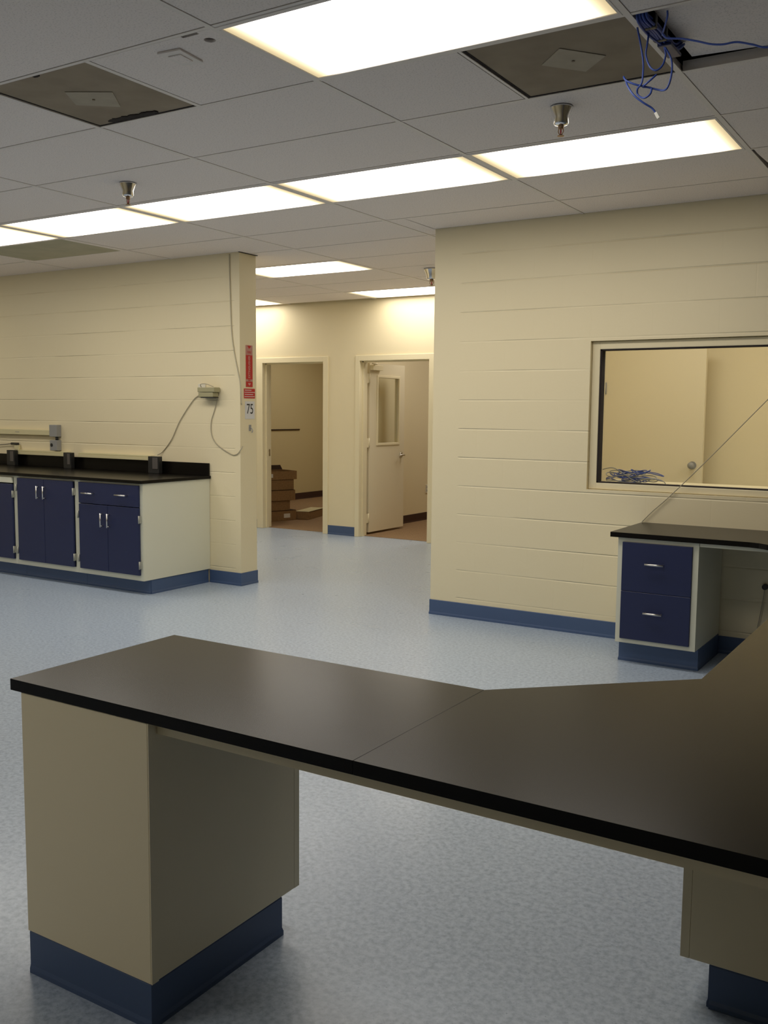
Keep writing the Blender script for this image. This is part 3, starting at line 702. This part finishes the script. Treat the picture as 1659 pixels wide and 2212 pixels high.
# transformer with its outlet
t = thing('power_adapter', (-5.48, YL, 1.60), 'boxy olive power adapter plugged into the block wall near the column', 'power adapter')
box('outlet_plate', M_white, t, -5.635, YL-.008, 1.56, -5.555, YL-.001, 1.672, bev=.002)
bm = bmesh.new(); bx(bm, -5.575, YL-.085, 1.600, -5.392, YL-.009, 1.640, .005); bx(bm, -5.570, YL-.080, 1.560, -5.410, YL-.009, 1.5985, .005); obj('adapter_body', bm, M_adapter, t)
bm = bmesh.new(); bx(bm, -5.545, YL-.078, 1.552, -5.400, YL-.02, 1.5595); obj('adapter_underside', bm, M_ink, t)  # thin black slab under the adapter body
bm = bmesh.new(); tube(bm, [(-5.595, YL-.009, 1.635), (-5.57, YL-.05, 1.665), (-5.50, YL-.06, 1.668), (-5.43, YL-.05, 1.645)], .003, 6); obj('adapter_lead', bm, M_wire, t)
bm = bmesh.new(); tube(bm, [(-5.600, YL-.012, 1.60), (-5.63, YL-.008, 1.575), (-5.70, YL-.007, 1.53), (-5.85, YL-.007, 1.36), (-5.95, YL-.007, 1.20), (-6.06, YL-.007, 1.09), (-6.10, YL-.030, 1.062)], .0035, 6)
tag(obj('cord', bm, M_wire, None, (-5.60, YL-.01, 1.6)), 'grey-beige cord slanting down from the adapter to the worktop pedestal', 'cord')
bm = bmesh.new(); tube(bm, [(-5.42, YL-.01, 1.545), (-5.46, YL-.006, 1.45), (-5.495, YL-.006, 1.36), (-5.497, YL-.006, 1.27), (-5.465, YL-.006, 1.20), (-5.40, YL-.006, 1.148), (-5.31, YL-.006, 1.105), (-5.255, YL-.006, 1.088), (-5.21, YL-.006, 1.10), (-5.178, YL-.004, 1.135), (-5.178, YL+.02, 1.16)], .0035, 6)
tag(obj('cord', bm, M_wire, None, (-5.42, YL-.01, 1.55)), 'thin cord looping from below the adapter round to the column corner', 'cord')
bm = bmesh.new(); tube(bm, [(-5.285, YL-.006, ZC-.01), (-5.283, YL-.006, 2.55), (-5.273, YL-.006, 2.22), (-5.262, YL-.006, 2.05), (-5.235, YL-.006, 1.90), (-5.200, YL-.006, 1.76), (-5.180, YL-.005, 1.67), (-5.179, YL+.01, 1.50)], .0045, 8)
tag(obj('cord', bm, M_cordl, None, (-5.285, YL-.006, ZC)), 'cream cord dropping from the ceiling beside the column edge', 'cord')

# ------------------------------------------------------------------ signs on the column (face looks +x)
SX = XL+.0005
RX = Matrix(((0, 0, 1), (1, 0, 0), (0, 1, 0)))       # text plane: x-> +y, y-> +z, normal -> +x
RV = Matrix(((0, 0, 1), (0, -1, 0), (1, 0, 0)))      # vertical text reading upwards: x-> +z, y-> -y
t = thing('fire_extinguisher_sign', (SX, 6.178, 1.81), 'tall narrow red fire extinguisher sign with arrows on the column', 'sign')
box('sign_plate', M_red, t, SX, 6.138, 1.645, SX+.0015, 6.222, 1.985)
def arrow(y, z, s, m, nm='arrow'):
    bm = bmesh.new(); v = [(-1, .55), (1, .55), (1, .2), (0, -.75), (-1, .2)]
    a = [bm.verts.new((SX+.0016, y+q[0]*s, z+q[1]*s)) for q in v]; b = [bm.verts.new((SX+.0022, y+q[0]*s, z+q[1]*s)) for q in v]
    bm.faces.new(a[::-1]); bm.faces.new(b)
    for i in range(5): bm.faces.new((a[i], a[(i+1) % 5], b[(i+1) % 5], b[i]))
    return obj(nm, bm, m, t)
M_pink = mat('pink_vinyl', (.50, .25, .21), .45)
for q in ((6.138, 1.905, 6.222, 1.950), (6.138, 1.690, 6.222, 1.708), (6.138, 1.9505, 6.222, 1.985)): box('pale_band', M_pink, t, SX+.0015, q[0], q[1], SX+.0019, q[2], q[3])
text('lettering', 'FIRE', .030, M_red, t, (SX+.0024, 6.180, 1.927), RX)
text('lettering', 'EXTINGUISHER', .034, mat('faded_lettering', (.62, .36, .32), .45), t, (SX+.0022, 6.180, 1.808), RV, sx=.78)
text('lettering', 'FIRE', .018, M_red, t, (SX+.0024, 6.180, 1.699), RX)
arrow(6.180, 1.970, .020, M_red)
arrow(6.180, 1.668, .016, mat('faded_arrow', (.62, .30, .26), .45))
t = thing('instruction_sign', (SX, 6.18, 1.59), 'small red notice with white lines of text below the tall sign', 'sign')
box('sign_plate', M_red, t, SX, 6.112, 1.553, SX+.0015, 6.252, 1.632)
bm = bmesh.new()
for i, (a, b) in enumerate(((6.122, 6.205), (6.118, 6.248), (6.122, 6.228), (6.118, 6.244))): bx(bm, SX+.0015, a, 1.617-.0175*i, SX+.002, b, 1.6215-.0175*i)
obj('text_lines', bm, M_paper, t)
t = thing('number_sign', (SX, 6.187, 1.455), 'pale grey sign with the black number 75 on the column', 'sign')
box('sign_plate', mat('grey_plate', (.68, .68, .68), .35), t, SX, 6.125, 1.383, SX+.0015, 6.245, 1.528)
text('number', '75', .118, M_ink, t, (SX+.002, 6.186, 1.462), RX, sx=.75)
t = thing('wall_hook', (SX, 6.187, 1.30), 'small grey hook on the column under the number sign', 'hook')
bm = bmesh.new(); bx(bm, SX, 6.172, 1.285, SX+.003, 6.200, 1.335, .001, 1); tube(bm, [(SX+.003, 6.186, 1.315), (SX+.02, 6.186, 1.305), (SX+.028, 6.186, 1.285), (SX+.020, 6.186, 1.272)], .004, 8); obj('hook_arm', bm, M_grey, t)

# ------------------------------------------------------------------ the U-shaped desk
DZ0, DZ1 = .743, .772; EX = .10
t = thing('desk_worktop', (-1.0, 2.0, DZ0), 'black U-shaped laboratory desk top across the foreground and along the right', 'desk')
SE = .0003
bm = bmesh.new(); prism(bm, [(-2.055, 1.512), (-1.012-SE, 1.512), (-1.012-SE, 2.092), (-2.055, 2.092)], DZ0, DZ1, .0006); obj('worktop_section', bm, M_black, t)
bm = bmesh.new(); prism(bm, [(-1.012+SE, 1.512), (EX, 1.512), (EX, 4.55-SE), (-.587, 4.55-SE), (-.587, 2.495), (-1.012+SE, 2.092)], DZ0, DZ1, .0006); obj('worktop_section', bm, M_black, t)
arc = []
for i in range(5):      # softened inner corners
    pass
bm = bmesh.new(); prism(bm, [(-.587, 4.55+SE), (EX, 4.55+SE), (EX, YR-.004), (-1.822, YR-.004), (-1.822, 5.392), (-1.05, 5.392), (-1.0, 5.378), (-.955, 5.345), (-.62, 5.02), (-.595, 4.985), (-.587, 4.94)], DZ0, DZ1, .0015)
obj('worktop_section', bm, M_black, t)
box('apron_rail', M_ped, t, -1.576, 1.545, .710, -.03, 1.565, DZ0-.0005)
box('apron_rail', M_cab, t, -1.316, 5.414, .722, -.62, 5.432, DZ0-.0005)
# pedestal cabinets
def pedestal(name_label, x0, x1, y0, y1, facing, tk=.113):
    """plain pedestal; facing '+y' or '-x' is the side with the toe recess and the drawers"""
    t = thing('pedestal_cabinet', ((x0+x1)/2, (y0+y1)/2, 0), name_label, 'cabinet', 'pedestal cabinets under the desk')
    top = DZ0-.0008
    bm = bmesh.new()
    if facing == '+y':
        bx(bm, x0, y0, tk, x1, y1-.022, top, .001, 1)
        b0 = (x0+.001, y0+.001, x1-.001, y1-.077)
    else:
        bx(bm, x0+.022, y0, tk, x1, y1, top, .001, 1)
        b0 = (x0+.070, y0+.001, x1-.001, y1-.001)
    obj('carcass', bm, M_ped, t)
    bm = bmesh.new(); n = 2
    for i in range(n):
        za, zb = tk+.02+(top-tk-.03)*i/n+.002, tk+.02+(top-tk-.03)*(i+1)/n-.002
        if facing == '+y':
            d = box('drawer', M_navy, t, x0+.025, y1-.0215, za, x1-.025, y1-.004, zb, bev=.0015, seg=1); hm = (x0+x1)/2, (za+zb)/2
            bar_handle(d, (hm[0]-.05, y1-.004, hm[1]), (hm[0]+.05, y1-.004, hm[1]), (0, 1, 0))
        else:
            d = box('drawer', M_navy, t, x0+.004, y0+.025, za, x0+.0215, y1-.025, zb, bev=.0015, seg=1); hm = (y0+y1)/2, (za+zb)/2
            bar_handle(d, (x0+.004, hm[0]-.05, hm[1]), (x0+.004, hm[0]+.05, hm[1]), (-1, 0, 0))
    bm.free(); bm = bmesh.new()
    if facing == '+y':
        bx(bm, x0, y1-.0215, tk, x0+.022, y1, top); bx(bm, x1-.022, y1-.0215, tk, x1, y1, top)
        bx(bm, x0+.022, y1-.0215, tk, x1-.022, y1, tk+.018)
    else:
        bx(bm, x0, y0, tk, x0+.0215, y0+.022, top); bx(bm, x0, y1-.022, tk, x0+.0215, y1, top); bx(bm, x0, y0+.022, tk, x0+.0215, y1-.022, tk+.018)
    obj('face_frame', bm, M_ped, t)
    bm = bmesh.new(); bx(bm, b0[0]+.004, b0[1]+.004, 0, b0[2]-.004, b0[3]-.004, tk-.0005)
    c = [(b0[0]+.004, b0[1]+.004), (b0[2]-.004, b0[1]+.004), (b0[2]-.004, b0[3]-.004), (b0[0]+.004, b0[3]-.004)]
    cove(bm, [c[0], c[1], c[2], c[3], c[0]], h=tk-.001)
    obj('toe_kick', bm, M_cove, t)
    return t
p = pedestal('beige pedestal cabinet on a blue base under the left end of the desk', -2.018, -1.577, 1.515, 2.086, '+y')
box('corner_post', M_ped, p, -1.5765, 1.5155, .113, -1.574, 1.537, DZ0-.001)
pedestal('beige pedestal cabinet at the lower right corner, its blue base set back', -.568, .03, 2.315, 3.05, '-x')
# drawer unit below the desk against the right wall
t = thing('drawer_cabinet', (-1.55, 5.42, 0), 'navy two-drawer cabinet with off-white frame under the wall desk', 'cabinet')
x0, x1, y0, tk = -1.779, -1.319, 5.412, .126; top = DZ0-.0008
bm = bmesh.new(); bx(bm, x0, y0+.02, tk, x0+.018, YR-.020, top); bx(bm, x1-.018, y0+.02, tk, x1, YR-.020, top); bx(bm, x0+.018, y0+.02, tk, x1-.018, YR-.02, tk+.018); bx(bm, x0+.018, YR-.035, tk+.018, x1-.018, YR-.02, top)
obj('carcass', bm, M_cab, t)
bm = bmesh.new(); bx(bm, x0, y0, tk, x0+.028, y0+.02, top); bx(bm, x1-.032, y0, tk, x1, y0+.02, top); bx(bm, x0+.028, y0, tk, x1-.032, y0+.02, tk+.026); bx(bm, x0+.028, y0, .718, x1-.032, y0+.02, top)
obj('face_frame', bm, M_cab, t)
for za, zb, hz in ((.152, .432, .318), (.434, .718, .601)):
    d = box('drawer', M_navy, t, x0+.029, y0-.012, za, x1-.033, y0+.018, zb, bev=.0015, seg=1)
    bar_handle(d, (-1.607, y0-.012, hz), (-1.505, y0-.012, hz), (0, -1, 0))
bm = bmesh.new(); bx(bm, x0+.004, 5.492, 0, x1-.004, YR-.02, tk-.0005); cove(bm, [(x0+.004, YR-.021), (x0+.004, 5.492), (x1-.004, 5.492), (x1-.004, YR-.021)], h=tk-.002); obj('toe_kick', bm, M_cove, t)
# plug on the wall in the knee space
t = thing('wall_plug', (-1.065, YR, .438), 'black plug with hanging cord on the wall under the desk', 'plug')
bm = bmesh.new(); tube(bm, [(-1.065, YR-.001, .438), (-1.065, YR-.03, .438)], .017, 16, False); obj('plug_body', bm, M_ink, t)
bm = bmesh.new(); tube(bm, [(-1.065, YR-.024, .425), (-1.072, YR-.024, .36), (-1.09, YR-.02, .23), (-1.11, YR-.018, .12)], .003, 6); obj('plug_cord', bm, M_wire, t)

# ------------------------------------------------------------------ blue cables at the lifted tile
t = thing('cable_bundle', (-1.035, 3.35, ZC), 'thick bundle of blue network cables wedged in the ceiling slot', 'cable')
bm = bmesh.new(); 
for i in range(11):
    ox, oz = random.uniform(-.018, .018), random.uniform(-.016, .012)
    a = random.uniform(-.006, .006)
    tube(bm, [(-1.024+ox, 3.158, ZC+.035+oz), (-1.026+ox, 3.18, ZC+.006+oz), (-1.024+ox+a, 3.30, ZC+.004+oz), (-1.020+ox-a, 3.42, ZC+.004+oz), (-1.016+ox, 3.50, ZC+.004+oz), (-1.012+ox, 3.56, ZC+.040+oz)], .0045, 7)
obj('blue_strands', bm, M_blue, t)
for yy in (3.24, 3.36): box('strap', M_blackp, t, -1.046, yy, ZC-.012, -1.000, yy+.022, ZC+.034, bev=.003, seg=1)
box('terminal_block', mat('navy_plastic', (.02, .03, .11), .4), t, -1.042, 3.40, ZC-.018, -.994, 3.53, ZC-.013+.006, bev=.003)
S = .94; YC = 3.45*S
def P3(x, z, zt=None):
    """a point seen against the plane y = 3.45, brought nearer (all cables hang below the ceiling)"""
    f = S if zt is None else (zt-CAM_H)/(z-CAM_H)
    return Vector((x*f, 3.45*f, CAM_H+(z-CAM_H)*f))
def cable(pts, label, plug=False, group='loose blue network cables', dy=0):
    Q = [P3(*p) for p in pts]
    for i, q in enumerate(Q):
        if i: q.y += dy*math.sin(i*1.3)
    t = thing('network_cable', Q[0], label, 'cable', group)
    bm = bmesh.new(); tube(bm, Q, .0032, 7); obj('jacket', bm, M_blue, t)
    if plug:
        bm = bmesh.new(); bx(bm, -.005, -.004, -.024, .005, .004, 0, .001, 1); bmesh.ops.rotate(bm, verts=bm.verts[:], matrix=Matrix.Rotation(-.5, 3, 'Y')); bmesh.ops.translate(bm, verts=bm.verts[:], vec=Q[-1]); obj('plug', bm, M_clear, t)
    return t
cable([(-1.130, 2.798, 2.712), (-1.118, 2.736), (-1.106, 2.677), (-1.102, 2.622), (-1.106, 2.600), (-1.122, 2.590), (-1.124, 2.575), (-1.110, 2.560), (-1.090, 2.552), (-1.073, 2.562), (-1.073, 2.584), (-1.088, 2.592), (-1.104, 2.594), (-1.088, 2.598), (-1.070, 2.612), (-1.058, 2.628)],
      'blue cable hanging from the bundle into a small curl', dy=.010)
cable([(-1.088, 2.772, 2.712), (-1.095, 2.735), (-1.097, 2.700), (-1.078, 2.655), (-1.055, 2.638), (-1.036, 2.655), (-1.029, 2.690), (-1.033, 2.715)], 'blue cable making a short loop under the bundle', dy=.008)
cable([(-1.029, 2.712), (-1.012, 2.680), (-1.004, 2.645), (-1.003, 2.605), (-1.012, 2.575), (-1.028, 2.570), (-1.049, 2.577), (-1.092, 2.592), (-1.128, 2.603), (-1.161, 2.622), (-1.174, 2.640), (-1.168, 2.628), (-1.157, 2.604), (-1.130, 2.566), (-1.097, 2.537), (-1.071, 2.519), (-1.057, 2.502)],
      'longest hanging blue cable, ending in a clear plug', plug=True, dy=.010)
cable([(-1.040, 2.760), (-1.024, 2.742), (-.972, 2.730), (-.920, 2.712), (-.877, 2.695), (-.835, 2.686), (-.790, 2.685), (-.740, 2.668), (-.690, 2.650), (-.60, 2.655), (-.52, 2.69), (-.45, 2.77)], 'blue cable sagging away to the right picture edge')
cable([(-1.040, 2.755, 2.69), (-1.036, 2.770, 2.685), (-1.030, 2.792, 2.69), (-1.025, 2.815, 2.70), (-1.026, 2.833, 2.712)], 'short stub of blue cable curving over the lifted tile')
